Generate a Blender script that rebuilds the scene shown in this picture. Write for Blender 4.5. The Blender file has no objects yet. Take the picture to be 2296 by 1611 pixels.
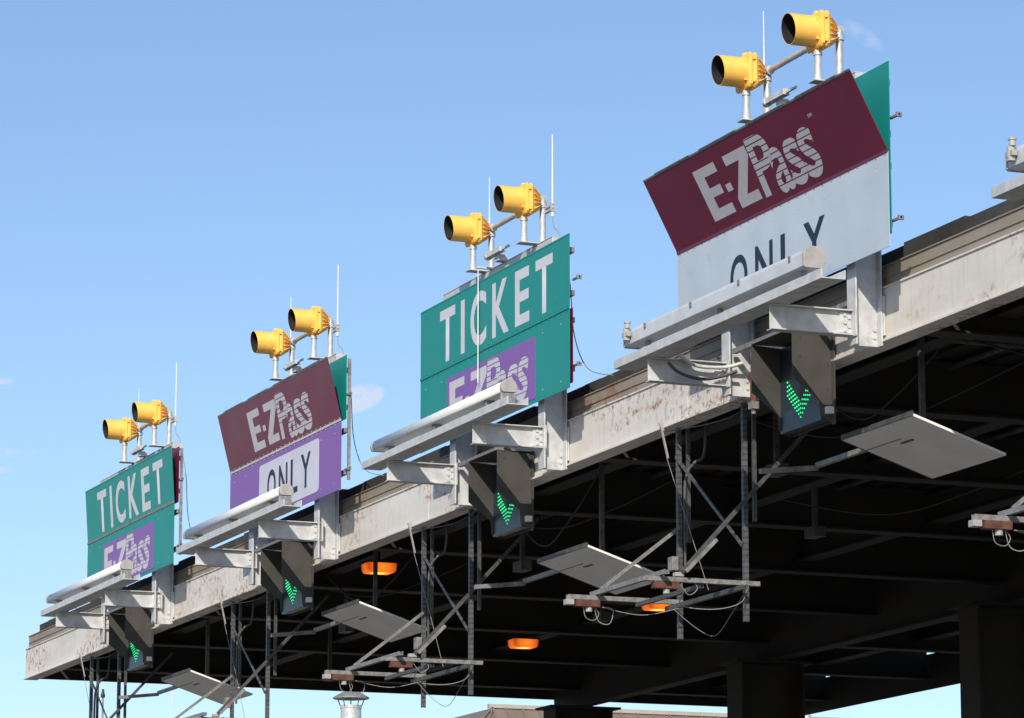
import bpy, bmesh, math, random
from mathutils import Vector, Matrix
random.seed(7)
scene=bpy.context.scene
COL=scene.collection
GZ=-7.3

# ---------------------------------------------------------------- materials
def mat(name, col, rough=0.6, metal=0.0, var=0.12, vscale=6.0, bump=0.0, bscale=40.0, dirt=None, dirt_amt=0.5, dscale=(1,1,1), coat=0.0):
    m=bpy.data.materials.new(name); m.use_nodes=True
    nt=m.node_tree; N=nt.nodes; L=nt.links
    b=N['Principled BSDF']
    b.inputs['Roughness'].default_value=rough
    b.inputs['Metallic'].default_value=metal
    if coat: b.inputs['Coat Weight'].default_value=coat
    tc=N.new('ShaderNodeTexCoord')
    n=N.new('ShaderNodeTexNoise'); n.inputs['Scale'].default_value=vscale; n.inputs['Detail'].default_value=6
    L.new(tc.outputs['Object'],n.inputs['Vector'])
    mr=N.new('ShaderNodeMapRange'); mr.inputs[1].default_value=0.3; mr.inputs[2].default_value=0.7
    mr.inputs[3].default_value=1-var; mr.inputs[4].default_value=1+var
    L.new(n.outputs['Fac'],mr.inputs[0])
    mx=N.new('ShaderNodeMix'); mx.data_type='RGBA'; mx.blend_type='MULTIPLY'; mx.inputs[0].default_value=1
    mx.inputs[6].default_value=(*col,1)
    L.new(mr.outputs[0],mx.inputs[7])
    out=mx.outputs[2]
    if dirt:
        mp=N.new('ShaderNodeMapping'); mp.inputs['Scale'].default_value=dscale
        L.new(tc.outputs['Object'],mp.inputs[0])
        n2=N.new('ShaderNodeTexNoise'); n2.inputs['Scale'].default_value=3.0; n2.inputs['Detail'].default_value=9; n2.inputs['Roughness'].default_value=0.7
        L.new(mp.outputs[0],n2.inputs['Vector'])
        r2=N.new('ShaderNodeMapRange'); r2.inputs[1].default_value=0.66-0.16*dirt_amt; r2.inputs[2].default_value=0.74-0.1*dirt_amt
        r2.inputs[3].default_value=0; r2.inputs[4].default_value=0.85
        L.new(n2.outputs['Fac'],r2.inputs[0])
        m2=N.new('ShaderNodeMix'); m2.data_type='RGBA'; m2.inputs[7].default_value=(*dirt,1)
        L.new(r2.outputs[0],m2.inputs[0]); L.new(out,m2.inputs[6]); out=m2.outputs[2]
    L.new(out,b.inputs['Base Color'])
    rr=N.new('ShaderNodeMapRange'); rr.inputs[3].default_value=max(0.05,rough-0.1); rr.inputs[4].default_value=min(1,rough+0.12)
    L.new(n.outputs['Fac'],rr.inputs[0]); L.new(rr.outputs[0],b.inputs['Roughness'])
    if bump:
        nb=N.new('ShaderNodeTexNoise'); nb.inputs['Scale'].default_value=bscale; nb.inputs['Detail'].default_value=4
        L.new(tc.outputs['Object'],nb.inputs['Vector'])
        bp=N.new('ShaderNodeBump'); bp.inputs['Strength'].default_value=bump; bp.inputs['Distance'].default_value=0.01
        L.new(nb.outputs['Fac'],bp.inputs['Height']); L.new(bp.outputs[0],b.inputs['Normal'])
    return m
def emis(name,col,s):
    m=bpy.data.materials.new(name); m.use_nodes=True
    b=m.node_tree.nodes['Principled BSDF']
    b.inputs['Base Color'].default_value=(*col,1); b.inputs['Emission Color'].default_value=(*col,1); b.inputs['Emission Strength'].default_value=s
    return m
def lamp_mat(name):
    m=bpy.data.materials.new(name); m.use_nodes=True
    nt=m.node_tree; N=nt.nodes; L=nt.links; b=N['Principled BSDF']; b.inputs['Base Color'].default_value=(.8,.15,.01,1)
    tc=N.new('ShaderNodeTexCoord'); vl=N.new('ShaderNodeVectorMath'); vl.operation='LENGTH'; L.new(tc.outputs['Object'],vl.inputs[0])
    cr=N.new('ShaderNodeValToRGB'); e=cr.color_ramp.elements
    e[0].position=.06; e[0].color=(2.6,1.0,.16,1); e[1].position=.21; e[1].color=(.30,.03,.004,1)
    k=cr.color_ramp.elements.new(.125); k.color=(1.0,.20,.015,1)
    L.new(vl.outputs['Value'],cr.inputs[0]); L.new(cr.outputs[0],b.inputs['Emission Color']); b.inputs['Emission Strength'].default_value=1.1
    return m
def fascia_mat(name,base,rustamt,stain):
    m=bpy.data.materials.new(name); m.use_nodes=True
    nt=m.node_tree; N=nt.nodes; L=nt.links; b=N['Principled BSDF']; b.inputs['Roughness'].default_value=.6
    tc=N.new('ShaderNodeTexCoord')
    def noise(sc,scale,det=8,rough=.6):
        mp=N.new('ShaderNodeMapping'); mp.inputs['Scale'].default_value=sc; L.new(tc.outputs['Object'],mp.inputs[0])
        n=N.new('ShaderNodeTexNoise'); n.inputs['Scale'].default_value=scale; n.inputs['Detail'].default_value=det; n.inputs['Roughness'].default_value=rough
        L.new(mp.outputs[0],n.inputs['Vector']); return n.outputs['Fac']
    def rng(v,a,c,o0=0,o1=1):
        r=N.new('ShaderNodeMapRange'); r.inputs[1].default_value=a; r.inputs[2].default_value=c; r.inputs[3].default_value=o0; r.inputs[4].default_value=o1; L.new(v,r.inputs[0]); return r.outputs[0]
    def mul(a,c):
        x=N.new('ShaderNodeMath'); x.operation='MULTIPLY'; L.new(a,x.inputs[0]); L.new(c,x.inputs[1]); return x.outputs[0]
    def mixc(f,a,c):
        x=N.new('ShaderNodeMix'); x.data_type='RGBA'; L.new(f,x.inputs[0])
        if isinstance(a,tuple): x.inputs[6].default_value=(*a,1)
        else: L.new(a,x.inputs[6])
        x.inputs[7].default_value=(*c,1); return x.outputs[2]
    c=mixc(rng(noise((.5,1,1.5),1.3),.42,.72,0,stain),base,(.42,.37,.30))
    c=mixc(rng(noise((6,1,.5),3.0),.52,.8,0,.5*stain+.12),c,(.28,.23,.17))
    clus=rng(noise((.30,1,.6),1.9,4),.545-.06*rustamt,.665-.06*rustamt,0,1)
    spots=rng(noise((1,1,1),12,7,.75),.51,.58,0,.9)
    c=mixc(mul(clus,spots),c,(.26,.095,.032))
    streak=rng(noise((9,1,.5),2.2,6,.7),.55,.68,0,.6)
    c=mixc(mul(clus,streak),c,(.32,.16,.08))
    L.new(c,b.inputs['Base Color']); return m
M={}
M['galv']=mat('galvanised_steel',(0.54,0.54,0.53),0.5,0.12,0.16,9,0.12,60,dirt=(0.33,0.30,0.26),dirt_amt=0.45)
M['galvd']=mat('dull_galvanised_steel',(0.25,0.245,0.235),0.55,0.3,0.3,20,0.15,60,dirt=(0.12,0.07,0.05),dirt_amt=0.65)
M['strut']=mat('shaded_weathered_strut',(0.08,0.08,0.08),0.55,0.2,0.3,20,0.15,60,dirt=(0.06,0.04,0.03),dirt_amt=0.6)  # base darkened to carry canopy shade on the struts; dirt noise on top
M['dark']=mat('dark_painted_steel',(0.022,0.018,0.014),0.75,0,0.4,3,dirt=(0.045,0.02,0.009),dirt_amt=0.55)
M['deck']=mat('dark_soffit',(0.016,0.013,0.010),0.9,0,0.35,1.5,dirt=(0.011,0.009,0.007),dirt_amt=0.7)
M['fascia']=fascia_mat('weathered_white_paint',(0.71,0.675,0.62),1.25,.5)
M['tan']=fascia_mat('stained_gutter_metal',(0.25,0.21,0.165),.9,.6)
M['roofedge']=mat('dark_roof_membrane',(0.04,0.038,0.035),0.85,0,0.4,3,0.3,15)
M['green']=mat('green_sign_sheeting',(0.0,0.235,0.20),0.45,0,0.05,3,dirt=(0.0,0.20,0.17),dirt_amt=0.2)
M['maroon']=mat('maroon_sign_sheeting',(0.14,0.004,0.036),0.36,0,0.10,2)
M['purple']=mat('purple_sign_sheeting',(0.21,0.085,0.33),0.42,0,0.06,3)
M['signwhite']=mat('white_sign_sheeting',(0.44,0.50,0.56),0.45,0,0.06,2.5,dirt=(0.38,0.42,0.46),dirt_amt=0.35)
M['plate']=mat('white_plate_sheeting',(0.56,0.55,0.62),0.45,0,0.06,4)
M['letter']=mat('reflective_white_lettering',(0.59,0.58,0.62),0.45,0,0.05,9)
M['logo']=mat('reflective_grey_lettering',(0.54,0.51,0.54),0.45,0,0.05,9)
M['navy']=mat('navy_lettering',(0.006,0.018,0.04),0.55,0,0.1,9)
M['yellow']=mat('yellow_signal_housing',(0.98,0.53,0.10),0.45,0,0.07,8,dirt=(0.80,0.42,0.09),dirt_amt=0.2)
M['black']=mat('black_visor_inside',(0.012,0.012,0.013),0.7,0,0.2,8)
M['lens']=mat('dark_signal_lens',(0.05,0.02,0.01),0.15,0,0.2,8)
M['pipe']=mat('bright_galvanised_pipe',(0.54,0.54,0.53),0.45,0.3,0.15,20,0.1,50,dirt=(0.3,0.29,0.28),dirt_amt=0.4)
M['tube']=mat('white_lamp_tube',(0.74,0.73,0.71),0.35,0,0.05,5,dirt=(0.52,0.50,0.47),dirt_amt=0.35)
M['trough']=mat('pale_aluminium_trough',(0.60,0.61,0.62),0.4,0.15,0.1,5,dirt=(0.42,0.39,0.36),dirt_amt=0.4)
M['cap']=mat('aged_plastic_cap',(0.36,0.34,0.31),0.5,0,0.15,12)
M['bronze']=mat('bronze_signal_box',(0.062,0.057,0.050),0.5,0,0.15,5,dirt=(0.045,0.037,0.03),dirt_amt=.4)
M['ledface']=mat('signal_face_glass',(0.016,0.028,0.040),0.35,0,0.15,6)
M['led']=emis('green_led',(0.02,0.80,0.25),1.2)
M['orange']=lamp_mat('orange_lamp_glow')
M['panel']=mat('weathered_white_panel',(0.80,0.77,0.73),0.6,0,0.08,3,dirt=(0.55,0.49,0.43),dirt_amt=0.3)
M['rust']=mat('rusty_steel',(0.11,0.045,0.03),0.85,0,0.4,18,0.3,60)
M['cable']=mat('grey_cable',(0.25,0.24,0.23),0.6,0,0.1,9)
M['bcable']=mat('black_cable',(0.03,0.03,0.03),0.6,0,0.1,9)
M['whip']=mat('white_fibreglass_rod',(0.72,0.70,0.66),0.5,0,0.05,9)
M['brownroof']=mat('brown_metal_roof',(0.20,0.155,0.125),0.5,0.1,0.1,2)
M['wall']=mat('beige_block_wall',(0.4,0.36,0.3),0.8,0,0.1,2)
M['asphalt']=mat('worn_concrete_pavement',(0.13,0.125,0.115),0.9,0,0.25,0.8,0.3,30)
M['concrete']=mat('roof_gravel',(0.3,0.29,0.27),0.9,0,0.2,3)
def perf():
    m=mat('perforated_strut',(0.11,0.11,0.112),0.5,0.2,0.2,14)
    nt=m.node_tree; N=nt.nodes; L=nt.links; b=N['Principled BSDF']
    src=b.inputs['Base Color'].links[0].from_socket
    tc=N.new('ShaderNodeTexCoord'); sp=N.new('ShaderNodeSeparateXYZ'); L.new(tc.outputs['Object'],sp.inputs[0])
    mu=N.new('ShaderNodeMath'); mu.operation='MULTIPLY'; mu.inputs[1].default_value=2*math.pi/0.05; L.new(sp.outputs['Z'],mu.inputs[0])
    si=N.new('ShaderNodeMath'); si.operation='SINE'; L.new(mu.outputs[0],si.inputs[0])
    gt=N.new('ShaderNodeMapRange'); gt.inputs[1].default_value=0.3; gt.inputs[2].default_value=.7; gt.inputs[4].default_value=.55; L.new(si.outputs[0],gt.inputs[0])
    mx=N.new('ShaderNodeMix'); mx.data_type='RGBA'; mx.inputs[7].default_value=(0.03,0.03,0.03,1)
    L.new(gt.outputs[0],mx.inputs[0]); L.new(src,mx.inputs[6]); L.new(mx.outputs[2],b.inputs['Base Color'])
    return m
M['perf']=perf()

# ---------------------------------------------------------------- mesh builder
class B:
    def __init__(s): s.v=[]; s.f=[]; s.sm=[]; s.mi=[]; s.m=0
    def add(s,vs,fs,smooth=False):
        o=len(s.v); s.v+=[tuple(v) for v in vs]
        for f in fs: s.f.append([i+o for i in f]); s.sm.append(smooth); s.mi.append(s.m)
        return s
    def box(s,x0,x1,y0,y1,z0,z1):
        vs=[(x,y,z) for z in (z0,z1) for y in (y0,y1) for x in (x0,x1)]
        return s.add(vs,[(0,2,3,1),(4,5,7,6),(0,1,5,4),(2,6,7,3),(0,4,6,2),(1,3,7,5)])
    def obox(s,p0,p1,side,a0,a1,b0,b1):
        p0=Vector(p0);p1=Vector(p1); d=(p1-p0).normalized(); sd=Vector(side); sd=(sd-d*sd.dot(d)).normalized(); t=sd.cross(d)*-1
        if t.z<0 or (abs(t.z)<1e-6 and t.y<0): t=-t
        vs=[p+sd*a+t*b for p in (p0,p1) for (a,b) in ((a0,b0),(a1,b0),(a1,b1),(a0,b1))]
        s.add(vs,[(0,1,2,3),(4,7,6,5),(0,4,5,1),(1,5,6,2),(2,6,7,3),(3,7,4,0)])
        return s
    def ibeam(s,p0,p1,side,w,h,tf=0.014,tw=0.012):
        s.obox(p0,p1,side,-w/2,w/2,-h/2,-h/2+tf)
        s.obox(p0,p1,side,-w/2,w/2,h/2-tf,h/2)
        s.obox(p0,p1,side,-tw/2,tw/2,-h/2+tf,h/2-tf)
        return s
    def chan(s,p0,p1,side,w,h,t=0.006):
        s.obox(p0,p1,side,-w/2,w/2,-h/2,-h/2+t)
        s.obox(p0,p1,side,-w/2,-w/2+t,-h/2+t,h/2)
        s.obox(p0,p1,side,w/2-t,w/2,-h/2+t,h/2)
        return s
    def cyl(s,p0,p1,r0,r1=None,n=20,cap=True):
        r1=r0 if r1 is None else r1
        p0=Vector(p0);p1=Vector(p1); d=(p1-p0).normalized()
        u=d.orthogonal().normalized(); w=d.cross(u)
        vs=[]
        for p,r in ((p0,r0),(p1,r1)):
            for i in range(n):
                a=2*math.pi*i/n; vs.append(p+u*r*math.cos(a)+w*r*math.sin(a))
        s.add(vs,[(i,(i+1)%n,n+(i+1)%n,n+i) for i in range(n)],True)
        if cap:
            s.add(vs[:n],[tuple(reversed(range(n)))]); s.add(vs[n:],[tuple(range(n))])
        return s
    def path(s,pts,r,n=10):
        pts=[Vector(p) for p in pts]; rings=[]
        up=None
        for i,p in enumerate(pts):
            d=(pts[min(i+1,len(pts)-1)]-pts[max(i-1,0)]).normalized()
            if up is None: up=d.orthogonal().normalized()
            up=(up-d*up.dot(d)).normalized(); w=d.cross(up)
            rings.append([p+up*r*math.cos(2*math.pi*k/n)+w*r*math.sin(2*math.pi*k/n) for k in range(n)])
        vs=[v for rg in rings for v in rg]; fs=[]
        for i in range(len(pts)-1):
            for k in range(n): fs.append((i*n+k,i*n+(k+1)%n,(i+1)*n+(k+1)%n,(i+1)*n+k))
        s.add(vs,fs,True)
        s.add(rings[0],[tuple(reversed(range(n)))]); s.add(rings[-1],[tuple(range(n))])
        return s
    def prism(s,prof,x0,x1):
        n=len(prof)
        vs=[(x0,y,z) for y,z in prof]+[(x1,y,z) for y,z in prof]
        s.add(vs,[(i,(i+1)%n,n+(i+1)%n,n+i) for i in range(n)]+[tuple(reversed(range(n))),tuple(range(n,2*n))])
        return s
    def obj(s,name,m,parent=None,bevel=0.0,label=None,mat2=None):
        me=bpy.data.meshes.new(name); me.from_pydata(s.v,[],s.f)
        for p,sm,mi in zip(me.polygons,s.sm,s.mi): p.use_smooth=sm; p.material_index=mi
        bm=bmesh.new(); bm.from_mesh(me); bmesh.ops.recalc_face_normals(bm,faces=bm.faces); bm.to_mesh(me); bm.free()
        me.materials.append(M[m])
        if mat2: me.materials.append(M[mat2])
        o=bpy.data.objects.new(name,me); COL.objects.link(o)
        if parent: o.parent=parent
        if bevel:
            md=o.modifiers.new('Bevel','BEVEL'); md.width=bevel; md.segments=2; md.limit_method='ANGLE'; md.angle_limit=math.radians(50)
        if label: o['label']=label
        return o
def smoothpts(ctrl,n=8):
    c=[Vector(p) for p in ctrl]; out=[]
    for i in range(len(c)-1):
        p0=c[max(i-1,0)];p1=c[i];p2=c[i+1];p3=c[min(i+2,len(c)-1)]
        for k in range(n):
            t=k/n
            out.append(0.5*((2*p1)+(-p0+p2)*t+(2*p0-5*p1+4*p2-p3)*t*t+(-p0+3*p1-3*p2+p3)*t**3))
    out.append(c[-1]); return out
def thing(name,loc,label,cat,group=None):
    e=bpy.data.objects.new(name,None); e.location=loc; e.empty_display_size=0.2; COL.objects.link(e)
    e['label']=label; e['category']=cat
    if group: e['group']=group
    return e
def dup(root,loc,label=None):
    n=root.copy(); n.location=loc; COL.objects.link(n)
    if label: n['label']=label
    def rec(a,b):
        for c in list(a.children):
            k=c.copy(); COL.objects.link(k); k.parent=b; rec(c,k)
    rec(root,n)
    return n

# ---------------------------------------------------------------- lettering
def textmesh(s,w,h,offset=0.0,space=1.0):
    c=bpy.data.curves.new('lettering','FONT'); c.body=s; c.size=1; c.offset=offset; c.space_character=space; c.extrude=0.0; c.resolution_u=8
    o=bpy.data.objects.new('lettering_source',c); COL.objects.link(o)
    dg=bpy.context.evaluated_depsgraph_get(); dg.update()
    me=bpy.data.meshes.new_from_object(o.evaluated_get(dg))
    bpy.data.objects.remove(o)
    xs=[v.co.x for v in me.vertices]; ys=[v.co.y for v in me.vertices]
    x0,x1,y0,y1=min(xs),max(xs),min(ys),max(ys)
    bm=bmesh.new(); bm.from_mesh(me); bpy.data.meshes.remove(me)
    for v in bm.verts:
        x=(v.co.x-x0)/(x1-x0)*w; z=(v.co.y-y0)/(y1-y0)*h
        v.co=(x,0,z)
    return bm
def polymesh(polys):
    bm=bmesh.new()
    for p in polys:
        bm.faces.new([bm.verts.new((x,0,z)) for x,z in p])
    return bm
def gap(bm,pitch,g,z0,z1):
    z=z0
    while z<z1:
        for zz in (z,z+g):
            bmesh.ops.bisect_plane(bm,geom=bm.verts[:]+bm.edges[:]+bm.faces[:],plane_co=(0,0,zz),plane_no=(0,0,1))
        dead=[f for f in bm.faces if z<f.calc_center_median().z<z+g]
        bmesh.ops.delete(bm,geom=dead,context='FACES')
        z+=pitch
def bm_to_mesh(bms,name,m):
    me=bpy.data.meshes.new(name); tot=bmesh.new()
    for b in bms:
        t=bpy.data.meshes.new('t'); b.to_mesh(t); tot.from_mesh(t); bpy.data.meshes.remove(t); b.free()
    for f in tot.faces:
        f.normal_update()
        if f.normal.y>0: f.normal_flip()
    tot.to_mesh(me); tot.free(); me.materials.append(M[m]); return me
def logo_mesh():
    H=.45; polys=[]
    w=.41; s=.16; t=.085
    polys+=[[(0,0),(s,0),(s,H),(0,H)],[(s,0),(w,0),(w,t),(s,t)],[(s,H-t),(w,H-t),(w,H),(s,H)],[(s,.185),(w-.05,.185),(w-.05,.265),(s,.265)]]
    polys+=[[(.43,.17),(.53,.17),(.53,.235),(.43,.235)]]
    zx=.53; zw=.47
    polys+=[[(zx+.05,H-t),(zx+zw,H-t),(zx+zw,H),(zx+.05,H)],[(zx,0),(zx+zw-.09,0),(zx+zw-.09,t),(zx,t)],
            [(zx,t),(zx+.18,t),(zx+zw,H-t),(zx+zw-.18,H-t)]]
    solid=polymesh(polys)
    out=[solid]
    # mixed-case word with level speed lines cut through it
    for ch,x,wd,h,zb,off,sk in (('P',.985,.345,.50,-.01,.022,.10),('a',1.245,.275,.375,-.045,.016,.12),('s',1.515,.255,.385,-.045,.020,.14),('s',1.770,.265,.405,-.045,.020,.16)):
        b=textmesh(ch,wd,h,off)
        for v in b.verts: v.co.x+=x+sk*(v.co.z-.1); v.co.z+=zb
        gap(b,.052,.0095,.165 if ch=='P' else .020,.50)
        dy={'P':-.0012}.get(ch,0)
        for v in b.verts: v.co.y+=dy
        out.append(b)
    return bm_to_mesh(out,'logo_lettering','logo')
LOGO=logo_mesh()
def word(s,w,h,m,off=0.02,sp=1.1): return bm_to_mesh([textmesh(s,w,h,off,sp)],'lettering',m)
def spaced(letters,gapx,h,m,off):
    x=0; out=[]
    for ch,wd in letters:
        b=textmesh(ch,wd,h,off)
        for v in b.verts: v.co.x+=x
        out.append(b); x+=wd+gapx
    return bm_to_mesh(out,'lettering',m)
TICKET=spaced([('T',.42),('I',.105),('C',.42),('K',.43),('E',.36),('T',.42)],.155,.53,'letter',.024)
ONLY4=spaced([('O',.33),('N',.33),('L',.27),('Y',.38)],.145,.37,'navy',.018)
ONLY2=spaced([('O',.30),('N',.30),('L',.24),('Y',.33)],.11,.38,'navy',.016)
SMARK=word('SM',.07,0.028,'logo',0.01,1.0)
def place(me,name,parent,x,y,z,label=None):
    o=bpy.data.objects.new(name,me); COL.objects.link(o); o.parent=parent; o.location=(x,y,z)
    if label:o['label']=label
    return o

# ---------------------------------------------------------------- canopy
canopy=thing('toll_canopy',(0,6,GZ),'long steel toll plaza canopy with rust-stained white fascia','toll canopy')
def cobj(b,name,m,bev=0,label=None,mat2=None):
    b.v=[(x,y-6,z-GZ) for x,y,z in b.v]
    return b.obj(name,m,canopy,bev,label,mat2)
X0,X1,YB=-19.7,26.0,12.0
b=B()
b.box(X0,X1,0,0.02,0.02,0.42).box(X0,X1,-0.03,0.16,0.0,0.02).box(X0,X1,-0.012,0.16,0.42,0.435)
b.box(X0,X0+0.02,0.02,YB-0.02,0.02,0.42)
for x in [-16.2,-9.9,-3.6,2.75,9.0,15.5]: b.box(x,x+0.006,-0.004,0,0.02,0.42)
b.m=1; b.box(X0,X1,YB-0.02,YB,-0.08,0.42).box(X0+.02,X0+.03,.17,YB-.03,.02,.42)  # dark back strip and inner liner stand in for shade under the canopy
cobj(b,'fascia','fascia',0.003,'white painted fascia with rust stains','dark')
b=B(); b.box(X0+.03,X1,0.03,0.06,0.435,0.60).box(X0+.03,X0+.06,0.06,YB-.05,0.42,0.60).box(X0+.02,X1,0.018,0.09,0.60,0.612)
b.box(X0+.03,X1,0.02,0.03,0.505,0.512)
cobj(b,'gutter','tan',0.003,'brown stained metal gutter')
b=B()
b.box(X0+.1,X1,0.16,0.22,0.60,0.77)
b.box(X0+.1,X1,0.22,YB-.1,0.63,0.66)
x=X0+0.5
while x<X1:
    l=random.uniform(0.3,1.5); b.box(x,x+l,0.18,0.26,0.771,0.771+random.uniform(0.01,0.05)); x+=l+random.uniform(0.1,2.2)
cobj(b,'roof','roofedge',0)
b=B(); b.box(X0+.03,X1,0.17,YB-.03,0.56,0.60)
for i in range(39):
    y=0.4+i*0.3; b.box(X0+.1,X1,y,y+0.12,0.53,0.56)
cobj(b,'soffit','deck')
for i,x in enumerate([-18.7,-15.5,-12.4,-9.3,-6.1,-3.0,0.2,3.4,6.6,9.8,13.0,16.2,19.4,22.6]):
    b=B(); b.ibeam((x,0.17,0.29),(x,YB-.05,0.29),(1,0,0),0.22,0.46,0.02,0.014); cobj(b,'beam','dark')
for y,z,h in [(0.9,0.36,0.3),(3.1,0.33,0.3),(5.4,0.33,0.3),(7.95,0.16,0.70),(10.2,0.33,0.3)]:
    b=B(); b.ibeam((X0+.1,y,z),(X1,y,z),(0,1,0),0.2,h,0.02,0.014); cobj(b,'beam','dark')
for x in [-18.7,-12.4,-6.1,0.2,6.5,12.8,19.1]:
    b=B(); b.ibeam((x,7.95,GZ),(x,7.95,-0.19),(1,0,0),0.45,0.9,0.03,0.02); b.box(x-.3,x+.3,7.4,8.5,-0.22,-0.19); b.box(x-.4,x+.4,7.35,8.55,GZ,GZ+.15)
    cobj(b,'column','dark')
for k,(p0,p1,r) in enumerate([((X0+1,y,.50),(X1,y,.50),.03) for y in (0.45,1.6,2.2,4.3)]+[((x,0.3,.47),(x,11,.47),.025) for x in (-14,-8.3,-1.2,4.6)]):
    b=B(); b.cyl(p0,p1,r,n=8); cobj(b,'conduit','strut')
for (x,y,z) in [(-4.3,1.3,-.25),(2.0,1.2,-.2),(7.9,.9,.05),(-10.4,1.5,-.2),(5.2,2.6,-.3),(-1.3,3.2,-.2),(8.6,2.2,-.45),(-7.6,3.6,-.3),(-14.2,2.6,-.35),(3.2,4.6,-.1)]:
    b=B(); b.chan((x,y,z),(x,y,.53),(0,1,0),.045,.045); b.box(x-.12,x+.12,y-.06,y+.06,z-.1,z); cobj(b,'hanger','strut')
for i,(xa,ya,xb,yb,s) in enumerate([(-5,.6,-1.5,2.2,.45),(1.5,.5,4.4,2.5,.5),(5.0,1.2,8.6,3.5,.55),(-11,.8,-7.8,2.5,.4),(-3,3,1.5,5,.5),(3.5,4,7.5,6.4,.6),(-9,.5,-6.5,1.2,.7),(-3.2,.5,-1.2,1.0,.8),(3.4,.6,5.2,1.3,.6)]):
    b=B(); b.path(smoothpts([(xa,ya,.45),(xa*.6+xb*.4,ya*.6+yb*.4,.45-s),(xa*.35+xb*.65,ya*.35+yb*.65,.45-s*.8),(xb,yb,.45)]),.009,6); cobj(b,'cable','bcable')

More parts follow.
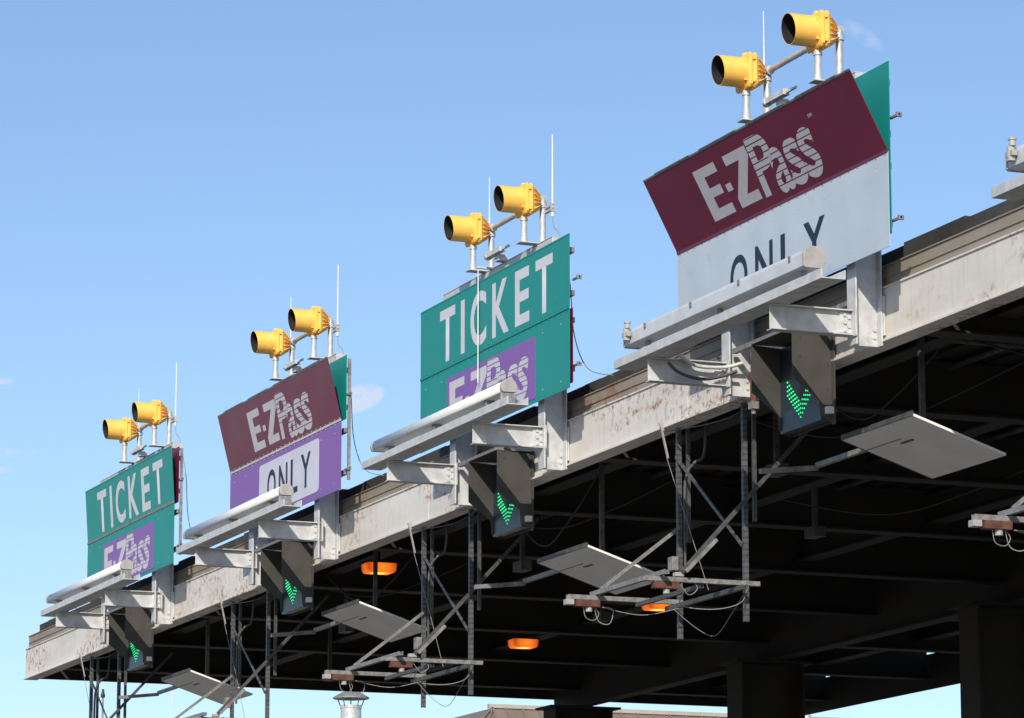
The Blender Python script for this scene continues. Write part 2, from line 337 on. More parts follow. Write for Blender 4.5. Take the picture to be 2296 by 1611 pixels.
# ---------------------------------------------------------------- lane signs
LX=[-12.6,-6.42,0.0,6.33,12.8]
SDX=[.27,.21,.07,.0,.0]
SY=-0.32
def bolts(bd,pts,axis,r=0.013,l=0.012):
    for p in pts:
        q=Vector(p)+Vector(axis)*l; bd.cyl(p,q,r,n=6)
RZ=2.05
SIGDX=[.50,.40,.08,-.05,.0]
SA,SB=-1.57,-.25
def make_sign(i,kind,ang,label):
    root=thing('lane_sign',(LX[i],0,0),label,'toll lane sign','lane signs along the toll canopy')
    for px in (-2.27,0.03):
        b=B()
        b.box(px-.075,px+.075,-0.25,-0.236,-0.03,RZ).box(px-.075,px+.075,-0.034,-0.02,-0.03,RZ).box(px-.006,px+.006,-0.236,-0.034,-0.03,RZ)
        b.box(px-.09,px+.09,-0.02,-0.004,0.05,0.36)
        bolts(b,[(px+.006,-0.06,0.04),(px+.006,-0.06,0.10),(px+.006,-0.07,0.31)],(1,0,0))
        b.obj('post','galv',root,0.003)
    D=SDX[i]; xl,xr=-3.05+D,0.82+D; zb,zs,zt=0.58,1.32,2.0
    low='green' if kind=='ticket' else ('signwhite' if i in(3,) else 'purple')
    gapy={0:.05,1:.05,2:.03,3:.014,4:.03}[i]
    b=B()
    for z in (0.75,1.2,1.45,1.85): b.box(xl+.1,xr-0.08,SY+.006+gapy,SY+.055+gapy,z,z+.05)
    if i<2: b.box(xr+.0,xr+.03,SY+.065,SY+.095,zb+.1,zt-.02)
    for z in (0.80,1.60): b.box(xr-.1,xr+.05,SY+.067,SY+.085,z-.010,z+.010).box(xr+.025,xr+.05,SY+.055,SY+.10,z-.018,z+.018)
    b.obj('frame','galvd',root,0.002)
    b=B(); b.box(xl,xr,SY-.003,SY+.003,zb,zs-.004); b.m=1
    for z in (zb+.09,zb+.62):
        for k in range(9):
            x=xl+.15+k*.44; b.cyl((x,SY-.003,z),(x,SY-.006,z),.007,n=6)
    b.obj('lower_panel',low,root,mat2='galv')
    if kind=='ezpass':
        b=B(); b.box(xl,xr+.01,SY+gapy-.003,SY+gapy+.003,zs+.01-(.65 if i==3 else 0),zt+.02); b.obj('back_panel','green',root)
    elif i==0:
        b=B(); b.box(xl,xr+.01,SY+gapy-.003,SY+gapy+.003,zs,zs+.68); b.obj('back_panel','maroon',root)
    else:
        b=B(); b.box(xl,xr,SY+gapy-.003,SY+gapy+.003,zb+.05,zs); b.obj('back_panel','maroon',root)
    e=B(); hgt=0.685
    e.box(xl,xr,-.003,.003,0.004,hgt)
    up=e.obj('upper_panel','maroon' if kind=='ezpass' else 'green',root); up.location=(0,SY,zs); up.rotation_euler=(ang,0,0)
    e=B(); e.box(xl,xr,-0.006,-0.0032,hgt-.012,hgt+.003)
    if kind=='ezpass':
        for k in range(4): e.box(xl+.25+k*.9,xl+.95+k*.9,-0.010,0.010,hgt+.001,hgt+.010)
    ed=e.obj('panel_edge_trim','galvd' if kind=='ezpass' else 'green',root); ed.location=up.location; ed.rotation_euler=up.rotation_euler
    e=B(); e.box(xl,xr,-0.011,-0.0032,-0.010,0.014)
    for k in range(26):
        x=xl+.05+k*.151; e.cyl((x,-.0032,0.025),(x,-.011,0.025),.006,n=6); e.cyl((x,-.0032,-0.025),(x,-.011,-0.025),.006,n=6)
    hm={0:'galvd',1:'galv',2:'green',3:'maroon',4:'green'}[i]
    hg=e.obj('hinge',hm,root); hg.location=(0,SY,zs); hg.rotation_euler=(ang/2,0,0)
    if kind=='ticket':
        place(TICKET,'lettering',up,-2.50+D,-.0045,0.06)
        b=B(); b.box(-2.30+D,0.0+D,SY-.0075,SY-.0032,0.62,1.205); b.obj('logo_panel','purple',root)
        place(LOGO,'logo',root,-2.22+D,SY-.0095,0.70)
    else:
        place(LOGO,'logo',up,(-2.18 if i==3 else -2.06)+D,-.0045,0.10)
        if i==3:
            place(SMARK,'service_mark',up,-.05,-.0045,0.50)
            place(ONLY4,'lettering',root,-2.0+D,SY-.0045,0.69)
        else:
            b=B()
            w0,w1,z0,z1,r=-1.96+D,0.10+D,0.66,1.24,0.05
            pts=[]
            for cx,cz,a0 in ((w1-r,z1-r,0),(w0+r,z1-r,90),(w0+r,z0+r,180),(w1-r,z0+r,270)):
                for k in range(7): a=math.radians(a0+k*15); pts.append((cx+r*math.cos(a),cz+r*math.sin(a)))
            n=len(pts); vs=[(x,SY-.0032,z) for x,z in pts]+[(x,SY-.0075,z) for x,z in pts]
            b.add(vs,[tuple(range(n)),tuple(range(n,2*n))]+[(k,(k+1)%n,n+(k+1)%n,n+k) for k in range(n)])
            b.obj('lettering_panel','plate',root)
            place(ONLY2,'lettering',root,-1.66+D,SY-.0095,0.76)
    b=B(); b.box(-2.62,0.16+SIGDX[i],-0.22,-0.10,RZ,RZ+.07).box(-2.62,0.16+SIGDX[i],-0.225,-0.095,RZ+.07,RZ+.078)
    for px in (SA,SB): b.box(px+SIGDX[i]-.06,px+SIGDX[i]+.06,-0.40,-0.09,RZ+.079,RZ+.09)
    sx=SIGDX[i]; b.box(sx-1.1,sx-1.0,-.3,-.2,RZ+.078,RZ+.14)
    b.obj('rail','galv',root,0.003)
    b=B(); b.box(sx-1.22,sx-0.88,-0.34,-0.28,RZ+.141,RZ+.19).cyl((sx-1.26,-.31,RZ+.165),(sx-1.22,-.31,RZ+.165),.04,n=14).box(sx-.88,sx-.70,-.32,-.30,RZ+.15,RZ+.17); b.obj('floodlight','galv',root,0.003)
    return root
S=[make_sign(0,'ticket',math.radians(4),'green TICKET sign with purple logo panel, upper board slightly tipped'),
   make_sign(1,'ezpass',math.radians(14),'maroon logo board tipped forward over purple ONLY board'),
   make_sign(2,'ticket',0,'flat green TICKET sign with purple logo panel'),
   make_sign(3,'ezpass',math.radians(27.5),'maroon logo board tipped far forward over white ONLY board'),
   make_sign(4,'ticket',0,'green TICKET sign with purple logo panel')]

# ---------------------------------------------------------------- yellow signals
def make_signal():
    root=thing('warning_signal',(0,0,0),'yellow single-lens warning signal on galvanised pipes above sign','traffic signal','yellow warning signals above the signs')
    zc=2.54; yf=-.375; K=.87
    b=B()
    secs=[(yf,.150),(yf+.008,.168),(yf+.028,.168),(yf+.032,.155),(yf+.045,.155),(yf+.049,.168),(yf+.068,.168),(yf+.08,.155),(yf+.15,.085),(yf+.17,.06)]
    vs=[]
    for y,w in secs:
        w*=K; c=w*0.16
        vs+=[(-w+c,y,zc-w),(w-c,y,zc-w),(w,y,zc-w+c),(w,y,zc+w-c),(w-c,y,zc+w),(-w+c,y,zc+w),(-w,y,zc+w-c),(-w,y,zc-w+c)]
    fs=[]
    for k in range(len(secs)-1):
        for j in range(8): fs.append((k*8+j,k*8+(j+1)%8,(k+1)*8+(j+1)%8,(k+1)*8+j))
    fs+=[tuple(range(8)),tuple(range((len(secs)-1)*8,len(secs)*8))]
    b.add(vs,fs)
    for k in range(20):
        a=2*math.pi*k/20; ca,sa=math.cos(a),math.sin(a); R=.155*K/max(abs(ca),abs(sa)); R=min(R,.185*K)
        t=Vector((-sa,0,ca))*.003
        p=[Vector((ca*R,yf+.065,zc+sa*R)),Vector((ca*R,yf+.10,zc+sa*R)),Vector((ca*.080,yf+.185,zc+sa*.080)),Vector((ca*.05,yf+.15,zc+sa*.05))]
        vs=[q+t for q in p]+[q-t for q in p]
        b.add(vs,[(0,1,2,3),(7,6,5,4),(0,4,5,1),(1,5,6,2),(2,6,7,3),(3,7,4,0)])
    h=.168*K
    b.box(h-.015,h+.010,yf+.03,yf+.055,zc-.11,zc-.08).box(h-.015,h+.010,yf+.03,yf+.055,zc+.08,zc+.11)
    b.cyl((0,yf+.035,zc+h-.01),(0,yf+.035,zc+h+.018),.030,n=12); b.cyl((0,yf+.035,zc-h+.01),(0,yf+.035,zc-h-.018),.030,n=12)
    b.obj('housing','yellow',root,0.003)
    n=40; r=.124; zv=zc
    outer=[];inner=[]
    for rr,lst in ((r,outer),(r-.004,inner)):
        for k in range(n):
            a=2*math.pi*k/n; x=rr*math.cos(a); z=rr*math.sin(a)
            L=.218+.02*math.sin(a)
            lst.append(((x,yf,zv+z),(x,yf-L,zv+z)))
    b=B()
    vs=[p for pr in outer for p in pr]
    b.add(vs,[(2*k,2*((k+1)%n),2*((k+1)%n)+1,2*k+1) for k in range(n)],True)
    vs=[outer[k][1] for k in range(n)]+[inner[k][1] for k in range(n)]
    b.add(vs,[(k,(k+1)%n,n+(k+1)%n,n+k) for k in range(n)])
    for a in (0.6,2.5,3.8,5.6):
        b.box(r*math.cos(a)-.010,r*math.cos(a)+.010,yf-.025,yf-.0,zv+r*math.sin(a)-.010,zv+r*math.sin(a)+.010)
    b.cyl((0,yf-.008,zv),(0,yf,zv),r+.008,n=40)
    b.obj('visor','yellow',root)
    b=B(); vs=[(p[0][0],p[0][1]-.009,p[0][2]) for p in inner]+[(p[1][0],p[1][1]+.0005,p[1][2]) for p in inner]
    b.add(vs,[(k,(k+1)%n,n+(k+1)%n,n+k) for k in range(n)],True)
    b.obj('visor_lining','black',root)
    b=B()
    for k in range(5):
        r0=.115*math.cos(k*.25); r1=.115*math.cos((k+1)*.25)
        b.cyl((0,yf-.012-.02*math.sin(k*.25),zv),(0,yf-.012-.02*math.sin((k+1)*.25),zv),r0,r1,n=32,cap=(k==4))
    b.obj('lens','lens',root)
    yfp=yf+.035; zb=RZ+.09
    b=B(); b.cyl((0,yfp,zb),(0,yfp,zc-h-.01),.029,n=16); b.cyl((0,yfp,zb),(0,yfp,zb+.05),.036,n=16); b.cyl((0,yfp,zc-h-.045),(0,yfp,zc-h-.015),.037,n=12)
    b.obj('support_pipe','pipe',root)
    yr=-.15
    b=B(); b.cyl((0,yr,zb),(0,yr,zc),.029,n=16); b.cyl((0,yr,zb),(0,yr,zb+.05),.036,n=16)
    el=[(0,yr,zc-.02),(0,yr,zc+.015),(0,yr-.012,zc+.04),(0,yr-.04,zc+.05),(0,yr-.07,zc+.05)]
    b.path(smoothpts(el,5),.034,14); b.cyl((0,yr,zc-.05),(0,yr,zc-.01),.040,n=14)
    b.obj('support_pipe','pipe',root)
    return root
sig0=make_signal()
first=True
for x0,sx in zip(LX,SIGDX):
    for dx in (SA,SB):
        if first: sig0.location=(x0+dx+sx,0,0); first=False
        else: dup(sig0,(x0+dx+sx,0,0))
cp=thing('cross_pipe',(LX[0]+SIGDX[0],0,0),'galvanised cross pipe joining two signal supports','pipe','cross pipes between the signals')
b=B(); b.cyl((SA,-.15,2.57),(SB,-.15,2.57),.026,n=14); b.cyl((SA-.02,-.15,2.57),(SA+.07,-.15,2.57),.038,n=14).cyl((SB-.07,-.15,2.57),(SB+.02,-.15,2.57),.038,n=14)
b.obj('pipe','pipe',cp)
for x0,sx in list(zip(LX,SIGDX))[1:]: dup(cp,(x0+sx,0,0))
WDX=[.42,.30,0,0,0]
wh=thing('whip_antenna',(LX[0]+WDX[0],0,0),'tall thin white whip antenna clamped to signal pipe','antenna','whip antennas above the signs')
b=B(); b.cyl((0.0,-.12,2.40),(0.0,-.12,3.16),.011,.006,n=8); b.cyl((0.0,-.12,2.37),(0.0,-.12,2.50),.015,n=8); b.obj('rod','whip',wh)
b=B(); b.box(-.20,.02,-.135,-.105,2.435,2.455).box(-.20,.02,-.135,-.105,2.475,2.49).box(-.01,.02,-.14,-.10,2.42,2.50); b.obj('clamp','pipe',wh)
b=B(); b.path(smoothpts([(0,-.12,2.38),(0.03,-.12,2.27),(0.1,-.1,2.2),(0.15,-.08,2.05),(.25,-.05,1.7),(.3,-.03,1.2),(.5,0.02,0.85),(.9,.1,.72)],8),.005,6); b.obj('cable','cable',wh)
for i,x0 in enumerate(LX[1:]):
    if i==2: continue
    dup(wh,(x0+WDX[i+1],0,0))
ws=thing('whip_antenna',(LX[0]+SA+SIGDX[0],0,0),'short thin whip antenna behind signal','antenna','short antennas above the signs')
b=B(); b.cyl((-.05,-.15,2.6),(-.05,-.15,3.10),.008,.004,n=8); b.obj('rod','whip',ws)
b=B(); b.box(-.08,-.02,-.19,-.12,2.58,2.62); b.obj('clamp','pipe',ws)
for x0,sx in list(zip(LX,SIGDX))[1:]: dup(ws,(x0+SA+sx,0,0))

# ---------------------------------------------------------------- sign lights
def make_light(kind):
    root=thing('sign_light',(0,0,0),'white tube sign light on bracket arms' if kind=='tube' else 'boxy metal trough sign light on bracket arms','sign light','sign lights on bracket arms')
    for px in (-2.27,0.03):
        b=B(); b.ibeam((px,-0.95,0.26),(px,-0.252,0.26),(1,0,0),.10,.20,.010,.008)
        b.box(px-.05,px+.09,-0.262,-0.2505,0.15,0.37); b.box(px+.006,px+.016,-0.36,-0.262,0.18,0.34)
        bolts(b,[(px+.016,-.32,.20),(px+.016,-.32,.26),(px+.016,-.32,.32),(px+.016,-.285,.23),(px+.016,-.285,.30)],(1,0,0),.014,.012)
        b.obj('bracket_arm','galv',root,0.002)
    b=B()
    b.box(-2.86,1.03,-1.0,-0.992,0.362,0.435).box(-2.86,1.03,-0.992,-0.80,0.362,0.371).box(-2.86,1.03,-0.808,-0.80,0.371,0.435)
    b.obj('beam','galv',root,0.002)
    if kind=='tube':
        prof=[(-.91+.072*math.cos(t),.552+.072*math.sin(t)) for t in [math.radians(-35+250*k/20) for k in range(21)]]
        b=B(); b.prism(prof,-2.62,.80)
        for k in range(len(b.sm)-2):
            b.sm[k]= k<20
        b.obj('lamp_tube','tube',root)
        for x0,x1 in ((-2.66,-2.62),(0.80,0.85)):
            p2=[(-.91+(y+.91)*1.08,.552+(z-.552)*1.08) for y,z in prof]
            b=B(); b.prism(p2,x0,x1); b.obj('end_cap','cap',root,.004)
        for x in (-2.3,-1.0,.35):
            b=B(); b.box(x-.03,x+.03,-.95,-.87,.372,.511); b.obj('lamp_mount','galvd',root)
        b=B(); b.box(.80,.84,-.97,-.85,.372,.50).cyl((.82,-.97,.372),(.82,-.97,.50),.02,n=8); b.obj('lamp_mount','galvd',root)
    else:
        prof=[(-1.0,.515),(-.985,.505),(-.86,.505),(-.82,.56),(-.835,.635),(-.87,.66),(-.93,.662),(-.985,.64),(-1.0,.61)]
        b=B(); b.prism(prof,-2.62,0.72); b.obj('lamp_trough','trough',root,0.004)
        p2=[(y+(y+.91)*.07,z+(z-.585)*.07) for y,z in prof]
        b=B(); b.prism(p2,.72,.75); b.obj('end_cap','cap',root,0.003)
        b=B(); b.prism(p2,-2.645,-2.62); b.obj('end_cap','cap',root,0.003)
        for x in (-2.2,-1.3,-.4,.5):
            b=B(); b.box(x-.015,x+.015,-1.010,-1.0,.59,.63); b.obj('latch','galvd',root)
        for x in (-2.3,-.9,.60):
            b=B(); b.cyl((x,-.93,.372),(x,-.93,.505),.024,n=10).cyl((x,-.93,.42),(x,-.93,.45),.034,n=10); b.obj('lamp_mount','galvd',root)
        b=B(); b.cyl((-2.52,-1.03,.54),(-2.52,-1.03,.64),.03,n=12).box(-2.57,-2.47,-1.05,-1.01,.57,.61).cyl((-2.50,-1.03,.64),(-2.50,-1.03,.68),.024,n=10).cyl((-2.50,-1.03,.68),(-2.50,-1.03,.695),.030,n=10)
        b.obj('photocell','cap',root,0.003)
    return root
lt=make_light('tube'); lt.location=(LX[0],.09,0.0)
dup(lt,(LX[1],.05,0.0)); dup(lt,(LX[2],.02,0.0))
lb=make_light('box'); lb.location=(LX[3],0,-.12); dup(lb,(LX[4],0,-.09))

# ---------------------------------------------------------------- lane signals (arrow boxes)
def make_arrow():
    root=thing('lane_signal',(0,0,0),'bronze lane signal box with glowing green down arrow','lane signal','green arrow lane signals under the signs')
    xl,xr=-1.52,-.78; y0,y1=-.37,-.03; zt,zb=.27,-.46; t=.004
    b=B()
    side=[(y0,zt),(y0,-.12),(-.14,-.29),(-.13,-.42),(-.04,-.46),(-.0,-.46),(-.0,zt-.02)]
    b.prism(side,xl-t,xl).prism(side,xr,xr+t)
    b.box(xl,xr,y0,0,zt,zt+t)
    b.box(xl,xr,-.005,-.001,zb,zt)
    b.box(xr+t,xr+t+.05,-.03,-.018,-.48,zt)
    bolts(b,[(xr+t,-.06,.15),(xr+t,-.06,.0),(xr+t,-.06,-.2),(xr+t,-.30,.2),(xr+t,-.30,.05)],(1,0,0),.007,.006)
    b.obj('visor','bronze',root)
    b=B(); b.box(xl+.0,xr-.0,-.115,-.09,-.42,zt-.02); b.box(xl,xr,-.12,-.02,-.445,-.42); b.obj('signal_face','ledface',root)
    b=B(); b.box(xr+t,xr+.05,-.09,-.032,-.40,-.345); b.obj('sticker','whip',root)
    b=B(); cx=(xl+xr)/2; zt2=-.365
    pts=[]
    for row in range(4):
        for k in range(8):
            for sgn in (-1,1):
                if k==0 and sgn>0: continue
                pts.append((cx+sgn*k*.033,zt2+row*.036+k*.030))
    for x,z in pts:
        b.cyl((x,-.116,z),(x,-.121,z),.0075,n=6)
    b.obj('led_arrow','led',root)
    b=B(); b.box(-1.3,-1.0,-.3,-.1,.275,.33).box(-2.2,-.05,-.22,-.18,.33,.37); b.obj('mounting_bar','galvd',root)
    return root
ar=make_arrow(); ar.location=(LX[0],0,0)
for i,x0 in enumerate(LX[1:]): dup(ar,(x0,0,-.02 if i==2 else 0))

# ---------------------------------------------------------------- hanging gantries
def make_frame():
    root=thing('sensor_gantry',(0,0,0),'galvanised strut gantry hanging under canopy with sensor arms','sensor gantry','strut gantries hanging under the canopy edge')
    xa,xb,yv=-4.0,-2.67,.10
    def part(name,m,fn,bev=0):
        b=B(); fn(b); b.obj(name,m,root,bev)
    for x in (xa,xb):
        part('upright','perf',lambda b:b.chan((x,yv,-1.84),(x,yv,.5),(0,1,0),.040,.040,.005))
        part('upright','strut',lambda b:b.chan((x+.02,yv+.08,-1.0),(x+.02,yv+.08,.5),(0,1,0),.03,.03,.005))
    part('arm','galvd',lambda b:b.chan((xa,-.95,-1.52),(xa,.12,-1.52),(1,0,0),.050,.038))
    part('arm','galvd',lambda b:b.chan((xb,-.82,-1.52),(xb,.22,-1.52),(1,0,0),.050,.038))
    part('crossbar','galvd',lambda b:b.chan((xa-.1,-.68,-1.477),(xb+.15,-.68,-1.477),(0,1,0),.04,.038))
    part('crossbar','strut',lambda b:b.chan((xa-.1,.02,-1.57),(xb+.15,.02,-1.57),(0,1,0),.04,.038))
    part('crossbar','strut',lambda b:b.chan((xa,-.30,-1.56),(xb,-.30,-1.56),(0,1,0),.035,.035))
    part('brace','galvd',lambda b:b.obox((xa+.04,-.66,-1.45),(xa+.04,.08,-.88),(1,0,0),-.014,.014,-.014,.014))
    part('brace','strut',lambda b:b.obox((xb+.04,-.50,-1.46),(xb+.04,.80,-.06),(1,0,0),-.014,.014,-.016,.016))  # dark steel paints in the shaded run of this brace
    part('brace','galvd',lambda b:b.obox((xb+.08,-.48,-1.46),(xb+.08,-.2,-1.18),(1,0,0),-.014,.014,-.014,.014))  # short paler bar added as the sunlit lower end of the long brace
    part('brace','perf',lambda b:b.obox((xa,yv-.03,-.25),(xb,yv-.03,-1.20),(0,1,0),-.004,.004,-.016,.016))
    part('sensor_bracket','rust',lambda b:b.box(xa-.04,xa+.04,-.88,-.66,-1.60,-1.542),.003)
    part('sensor_bracket','rust',lambda b:b.box(xb-.04,xb+.04,-.74,-.52,-1.60,-1.545),.003)
    part('sensor','cap',lambda b:b.box(xa-.04,xa+.04,-.97,-.90,-1.59,-1.542),.004)
    part('sensor','cap',lambda b:b.box(xb-.03,xb+.03,-.55,-.47,-1.495,-1.46),.004)
    part('camera_lens','cap',lambda b:b.cyl((xa,-.75,-1.64),(xa,-.75,-1.60),.03,n=10))
    part('camera_lens','cap',lambda b:b.cyl((xb,-.62,-1.64),(xb,-.62,-1.60),.03,n=10))
    part('junction_box','galvd',lambda b:b.box(xa-.05,xa+.05,yv-.09,yv-.03,-1.25,-1.13),.004)
    for pts,r in (([(xa,-.7,-1.6),(xa,-.66,-1.72),(xa+.05,-.58,-1.74),(xa+.05,-.55,-1.62),(xa,-.62,-1.6),(xa+.1,-.3,-1.66),(xa+.2,.0,-1.60)],.004),
      ([(xa,-.8,-1.6),(xa,-.78,-1.69),(xa,-.70,-1.71),(xa,-.66,-1.65),(xa,-.72,-1.58)],.0035),
      ([(xb,-.45,-1.6),(xb-.2,-.4,-1.7),(xb,-.2,-1.75),(xb+.1,0,-1.7),(xb,.12,-1.55)],.004),
      ([(xb,-.5,-1.55),(xb,-.42,-1.64),(xb,-.34,-1.58),(xb,-.42,-1.5),(xb,-.5,-1.55)],.004),
      ([(xb,.12,-1.55),(xb-.3,.1,-1.75),(xb-.5,.05,-1.9),(xb-.75,0,-1.82),(xa+.1,0,-1.6)],.003)):
        part('cable','cable',lambda b:b.path(smoothpts(pts),r,5))
    part('conduit','strut',lambda b:b.path(smoothpts([(xa+.03,yv+.04,-1.2),(xa+.03,yv+.04,-.6),(xa+.04,yv+.06,-.4),(xa+.08,yv+.12,-.30),(xa+.1,yv+.2,-.2),(xa+.1,yv+.22,.4)]),.014,8))
    part('hook','cap',lambda b:b.obox((xa-.05,-.04,-.0),(xa-.05,.02,-.26),(1,0,0),-.012,.012,-.006,.006).cyl((xa-.05,-.05,.05),(xa-.05,-.02,-.02),.02,n=8))
    part('guy_wire','cable',lambda b:b.path([(xa-.05,.01,-.26),(xa+.3,.05,-.9),(xa+.7,.05,-1.5)],.003,5))
    part('guy_wire','bcable',lambda b:b.path(smoothpts([(xa-.05,-.02,-.03),(xa+1.2,0,-.12),(xa+2.3,-.02,-.02)]),.005,5))
    return root
fr=make_frame(); fr.location=(LX[0],0,0)
for x0 in LX[1:4]: dup(fr,(x0,0,0))
dup(fr,(LX[4],.38,-.2))
def make_panel():
    root=thing('antenna_panel',(0,0,0),'flat tilted white antenna panel hung under canopy','antenna panel','flat antenna panels under the canopy')
    x0,x1=-1.05,.15; A=Vector((0,.2,-.53)); Bq=Vector((0,1.0,-.79))
    b=B(); nrm=Vector((0,.26,.8)).normalized()
    def q(x,t,o): p=A+(Bq-A)*t+nrm*o; return (x,p.y,p.z)
    b.add([q(x0,0,0),q(x1,0,0),q(x1,1,0),q(x0,1,0),q(x0,0,.022),q(x1,0,.022),q(x1,1,.022),q(x0,1,.022)],[(0,1,2,3),(4,7,6,5),(0,4,5,1),(1,5,6,2),(2,6,7,3),(3,7,4,0)])
    b.obj('panel','panel',root,.003)
    b=B()
    b.obox(q(x0-.01,0,.02),q(x0-.01,1,.02),(1,0,0),-.012,.008,-.02,.02).obox(q(x0,-.01,.02),q(x1,-.01,.02),(0,1,0),-.012,.006,-.02,.02)
    b.obj('frame','strut',root)
    xm=(x0+x1)/2
    b=B(); b.chan((xm,.6,-.62),(xm,.6,.5),(0,1,0),.04,.04).box(xm-.1,xm+.1,.45,.75,-.62,-.58); b.obj('hanger','strut',root)
    b=B(); b.box(x0-.9,x0+.6,.40,.44,-.60,-.56).obox((x0-.9,.42,-.6),(x0-.9,-.1,-.66),(1,0,0),-.02,.02,-.02,.02); b.obj('support_bar','galvd',root)
    return root
pn=make_panel(); pn.location=(LX[0],0,-.08)
for x0,dz in ((LX[1],.03),(LX[2]-.1,-.2),(LX[3],-.04)): dup(pn,(x0,0,dz))
# ---------------------------------------------------------------- orange lamps
ol=thing('ceiling_lamp',(-7.06,.71,0.0),'glowing orange warning lamp hanging under canopy','lamp','orange lamps under the canopy')
b=B(); b.prism([(-.16,-.03),(-.14,-.055),(.14,-.055),(.16,-.03),(.17,.05),(-.17,.05)],-.12,.12); b.obj('lens','orange',ol,.01)
b=B(); b.box(-.13,.13,-.18,.18,.05,.07).cyl((0,0,.07),(0,0,.55),.015,n=8); b.obj('mount','dark',ol)
dup(ol,(-13.09,4.84,0)); dup(ol,(-8.88,4.87,0))

# ---------------------------------------------------------------- conduits by near sign
cd=thing('conduit_run',(LX[3],0,0),'grey and rusty conduit beside sign post','conduit')
b=B(); b.path(smoothpts([(-2.2,-.80,.20),(-2.2,-.7,.12),(-2.2,-.5,.08),(-2.2,-.3,.12),(-2.15,-.2,.16)]),.014,10); b.obj('flexible_conduit','strut',cd)
b=B(); b.path(smoothpts([(-2.2,-.70,.27),(-2.2,-.55,.19),(-2.2,-.3,.19),(-2.15,-.15,.23)]),.016,10); b.obj('flexible_conduit','galv',cd)
b=B(); b.cyl((-2.1,-.08,-.1),(-2.1,-.08,.15),.028,n=10); b.obj('fitting','rust',cd)
b=B(); b.cyl((-2.1,-.08,.15),(-2.1,-.08,.6),.022,n=10).cyl((-2.1,-.08,-.2),(-2.1,-.08,-.1),.02,n=10).box(-2.14,-2.06,-.11,-.05,-.16,-.10); b.obj('pipe','galvd',cd)
rd=thing('hanging_rod',(LX[2]-1.3,-.36,0),'thin white rod hanging in front of TICKET sign','rod')
b=B(); b.cyl((0,0,1.0),(0,0,2.12),.006,n=8); b.obj('rod','whip',rd)
b=B(); b.box(-.015,.015,-.02,.14,2.12,2.14); b.obj('clip','galv',rd)

# ---------------------------------------------------------------- background things
bd=thing('service_building',(-60,30,GZ),'beige building with brown standing-seam metal roof','building')
def bo(b,n,m,bev=0): b.v=[(x+60,y-30,z-GZ) for x,y,z in b.v]; return b.obj(n,m,bd,bev)
b=B(); b.box(-66,-56.5,20.8,46,GZ,2.9); bo(b,'wall','wall')
b=B(); vs=[(-56.1,20.3,3.0),(-56.1,46.5,3.0),(-56.9,46.0,3.85),(-56.9,21.6,3.85),(-66,46.0,3.85),(-66,21.6,3.85),(-66,20.3,3.0),(-66,46.5,3.0)]
b.add(vs,[(0,1,2,3),(3,2,4,5),(0,3,5,6),(6,7,1,0)])
k=20.6
while k<46:
    b.obox((-56.1,k,3.0),(-56.9,max(k,21.6),3.85),(0,1,0),-.02,.02,0,.05); k+=.45
bo(b,'roof','brownroof')
b=B(); b.box(-57.0,-56.85,21.5,46,3.85,3.95).box(-56.12,-56.0,20.2,46.5,2.9,3.02); bo(b,'roof_trim','wall')
sv=thing('service_building',(-40,12,GZ),'low flat-roofed service block carrying a metal vent','building')
b=B(); b.box(-4,4,-4,4,0,8.0); b.obj('wall','wall',sv)
b=B(); b.box(-4.2,4.2,-4.2,4.2,8.0,8.25); b.obj('roof','concrete',sv)
b=B(); b.box(4.0,4.05,-1,0.1,0,2.1); b.obj('door','dark',sv)
vt=thing('roof_vent',(-38.8,11.5,.95),'round galvanised roof vent with conical rain cap','vent')
b=B(); b.cyl((0,0,0),(0,0,.88),.205,n=28,cap=False).cyl((0,0,.84),(0,0,.90),.215,n=28,cap=False).cyl((0,0,.5),(0,0,.52),.212,n=28); b.obj('pipe','pipe',vt)
b=B(); b.cyl((0,0,1.06),(0,0,1.25),.36,.03,n=14,cap=True).cyl((0,0,1.03),(0,0,1.06),.36,n=14); b.obj('rain_cap','galvd',vt)
for k in range(5):
    b=B(); a=k*2*math.pi/5+.3; b.cyl((.2*math.cos(a),.2*math.sin(a),.85),(.28*math.cos(a),.28*math.sin(a),1.04),.012,n=6); b.obj('strut','galvd',vt)
def pole(loc,h,r,label,beacon=None,m='whip'):
    p=thing('pole',loc,label,'pole')
    b=B(); b.cyl((0,0,0),(0,0,h),r*1.4,r,n=10); b.cyl((0,0,0),(0,0,.2),r*2.2,n=10); b.obj('shaft',m,p)
    if beacon:
        b=B(); b.cyl((0,0,h),(0,0,h+.08),r*2.4,n=10).cyl((0,0,h+.08),(0,0,h+.2),r*1.9,r*1.2,n=10); b.obj('beacon_lamp','ledface',p)
pole((-55.2,11.0,GZ),10.85,.022,'thin pole topped by a small green beacon',True,'galvd')
pole((-54.5,12.5,GZ),11.4,.013,'thin white aerial pole')
pole((-50.0,27.0,GZ),11.2,.10,'tall pale steel pole beyond the canopy',m='pipe')
wf=thing('whip_antenna',(-19.3,.6,.66),'thin whip antenna at the canopy end','antenna')
b=B(); b.cyl((0,0,0),(0,0,.62),.009,.004,n=8); b.obj('rod','galvd',wf)
b=B(); b.box(-.05,.05,-.05,.05,0,.03); b.obj('base','galvd',wf)

# ---------------------------------------------------------------- ground
me=bpy.data.meshes.new('ground'); me.from_pydata([(-3000,-3000,GZ),(3000,-3000,GZ),(3000,3000,GZ),(-3000,3000,GZ)],[],[(0,1,2,3)]); me.materials.append(M['asphalt'])
g=bpy.data.objects.new('ground',me); COL.objects.link(g); g['kind']='structure'

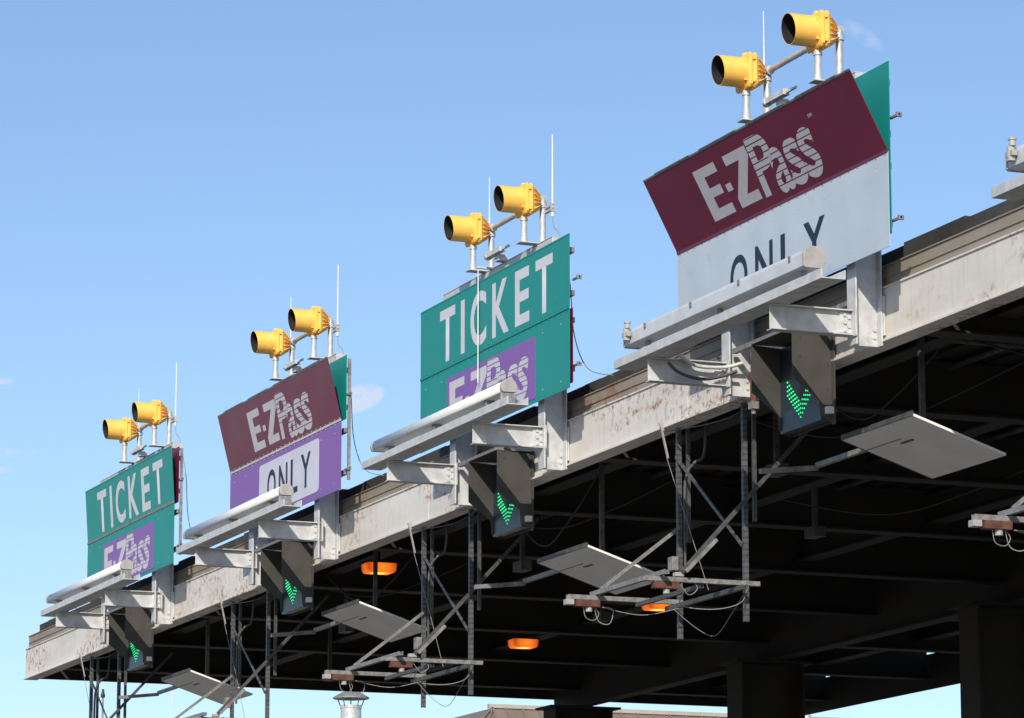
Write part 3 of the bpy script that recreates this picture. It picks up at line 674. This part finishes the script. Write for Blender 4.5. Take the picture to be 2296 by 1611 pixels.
# ---------------------------------------------------------------- sun & sky
sd=Vector((0.70,-0.46,0.54)).normalized()
el=math.asin(sd.z); rot=math.atan2(sd.x,sd.y)
sl=bpy.data.lights.new('sun','SUN'); sl.energy=4.8; sl.angle=math.radians(.5); sl.color=(1,.93,.82)
so=bpy.data.objects.new('sun',sl); COL.objects.link(so); so.rotation_euler=sd.to_track_quat('Z','Y').to_euler(); so.location=(20,-20,30)
w=bpy.data.worlds.new('World'); scene.world=w; w.use_nodes=True
nt=w.node_tree; N=nt.nodes; L=nt.links; N.clear()
sky=N.new('ShaderNodeTexSky'); sky.sky_type='NISHITA'; sky.sun_disc=False; sky.sun_elevation=el; sky.sun_rotation=rot; sky.air_density=1.0; sky.dust_density=0.5; sky.ozone_density=2.0
bg=N.new('ShaderNodeBackground'); bg.inputs[1].default_value=0.13
out=N.new('ShaderNodeOutputWorld')
tc=N.new('ShaderNodeTexCoord')
def dotn(vec):
    d=N.new('ShaderNodeVectorMath'); d.operation='DOT_PRODUCT'; d.inputs[1].default_value=vec; L.new(tc.outputs['Generated'],d.inputs[0]); return d.outputs['Value']
def mth(op,a,b=None):
    m=N.new('ShaderNodeMath'); m.operation=op
    for i,v in enumerate((a,b)):
        if v is None: continue
        if isinstance(v,(int,float)): m.inputs[i].default_value=v
        else: L.new(v,m.inputs[i])
    return m.outputs[0]
nz=N.new('ShaderNodeTexNoise'); nz.inputs['Scale'].default_value=110; nz.inputs['Detail'].default_value=8; nz.inputs['Roughness'].default_value=.62
mp=N.new('ShaderNodeMapping'); mp.inputs['Scale'].default_value=(1,1,1.8); L.new(tc.outputs['Generated'],mp.inputs[0]); L.new(mp.outputs[0],nz.inputs['Vector'])
total=None
for (c,wd,ht,sl_,amt) in [((-.929,.3265,.1797),.0070,.0040,.25,2.4),((-.8628,.4433,.2738),.006,.003,-.6,.45),((-.9656,.2417,.1658),.009,.0015,0,.6),((-.968,.239,.1615),.005,.0012,0,.7),((-.966,.24,.1848),.003,.0012,0,1.0)]:
    c=Vector(c).normalized(); hx=Vector((-c.y,c.x,0)).normalized()*-1; up=c.cross(hx)
    if up.z<0: up=-up
    aa=mth('SUBTRACT',dotn(hx),hx.dot(c)); bb=mth('SUBTRACT',dotn(up),up.dot(c))
    bb=mth('SUBTRACT',bb,mth('MULTIPLY',aa,sl_))
    rr=mth('ADD',mth('POWER',mth('DIVIDE',aa,wd),2.0),mth('POWER',mth('DIVIDE',bb,ht),2.0))
    k=mth('MAXIMUM',mth('SUBTRACT',1.0,rr),0.0)
    front=mth('GREATER_THAN',dotn(c),0.5)
    nn=mth('MULTIPLY',mth('MAXIMUM',mth('SUBTRACT',nz.outputs['Fac'],.38),0.0),4.0)
    k=mth('MULTIPLY',mth('MULTIPLY',mth('MULTIPLY',k,front),nn),amt)
    total=k if total is None else mth('ADD',total,k)
total=mth('MINIMUM',total,.7)
tint=N.new('ShaderNodeMix'); tint.data_type='RGBA'; tint.blend_type='MULTIPLY'; tint.inputs[0].default_value=1; tint.inputs[7].default_value=(0.94,1.01,1.12,1)
L.new(sky.outputs[0],tint.inputs[6])
mx=N.new('ShaderNodeMix'); mx.data_type='RGBA'; mx.inputs[7].default_value=(5.6,6.0,6.8,1)
L.new(total,mx.inputs[0]); L.new(tint.outputs[2],mx.inputs[6]); L.new(mx.outputs[2],bg.inputs[0]); L.new(bg.outputs[0],out.inputs[0])

# ---------------------------------------------------------------- camera
f=8500.0
cam=bpy.data.cameras.new('camera'); cam.sensor_width=36; cam.lens=36*f/2296; cam.clip_end=8000; cam.clip_start=.5
co=bpy.data.objects.new('camera',cam); COL.objects.link(co)
th=math.radians(10.953); a=math.radians(21.7153)
F=Vector((-math.cos(a)*math.cos(th),math.sin(a)*math.cos(th),math.sin(th)))
co.location=(31.920,-13.240,-5.662); co.rotation_euler=F.to_track_quat('-Z','Y').to_euler()
scene.camera=co
scene.view_settings.view_transform='Standard'; scene.view_settings.look='None'; scene.view_settings.exposure=0
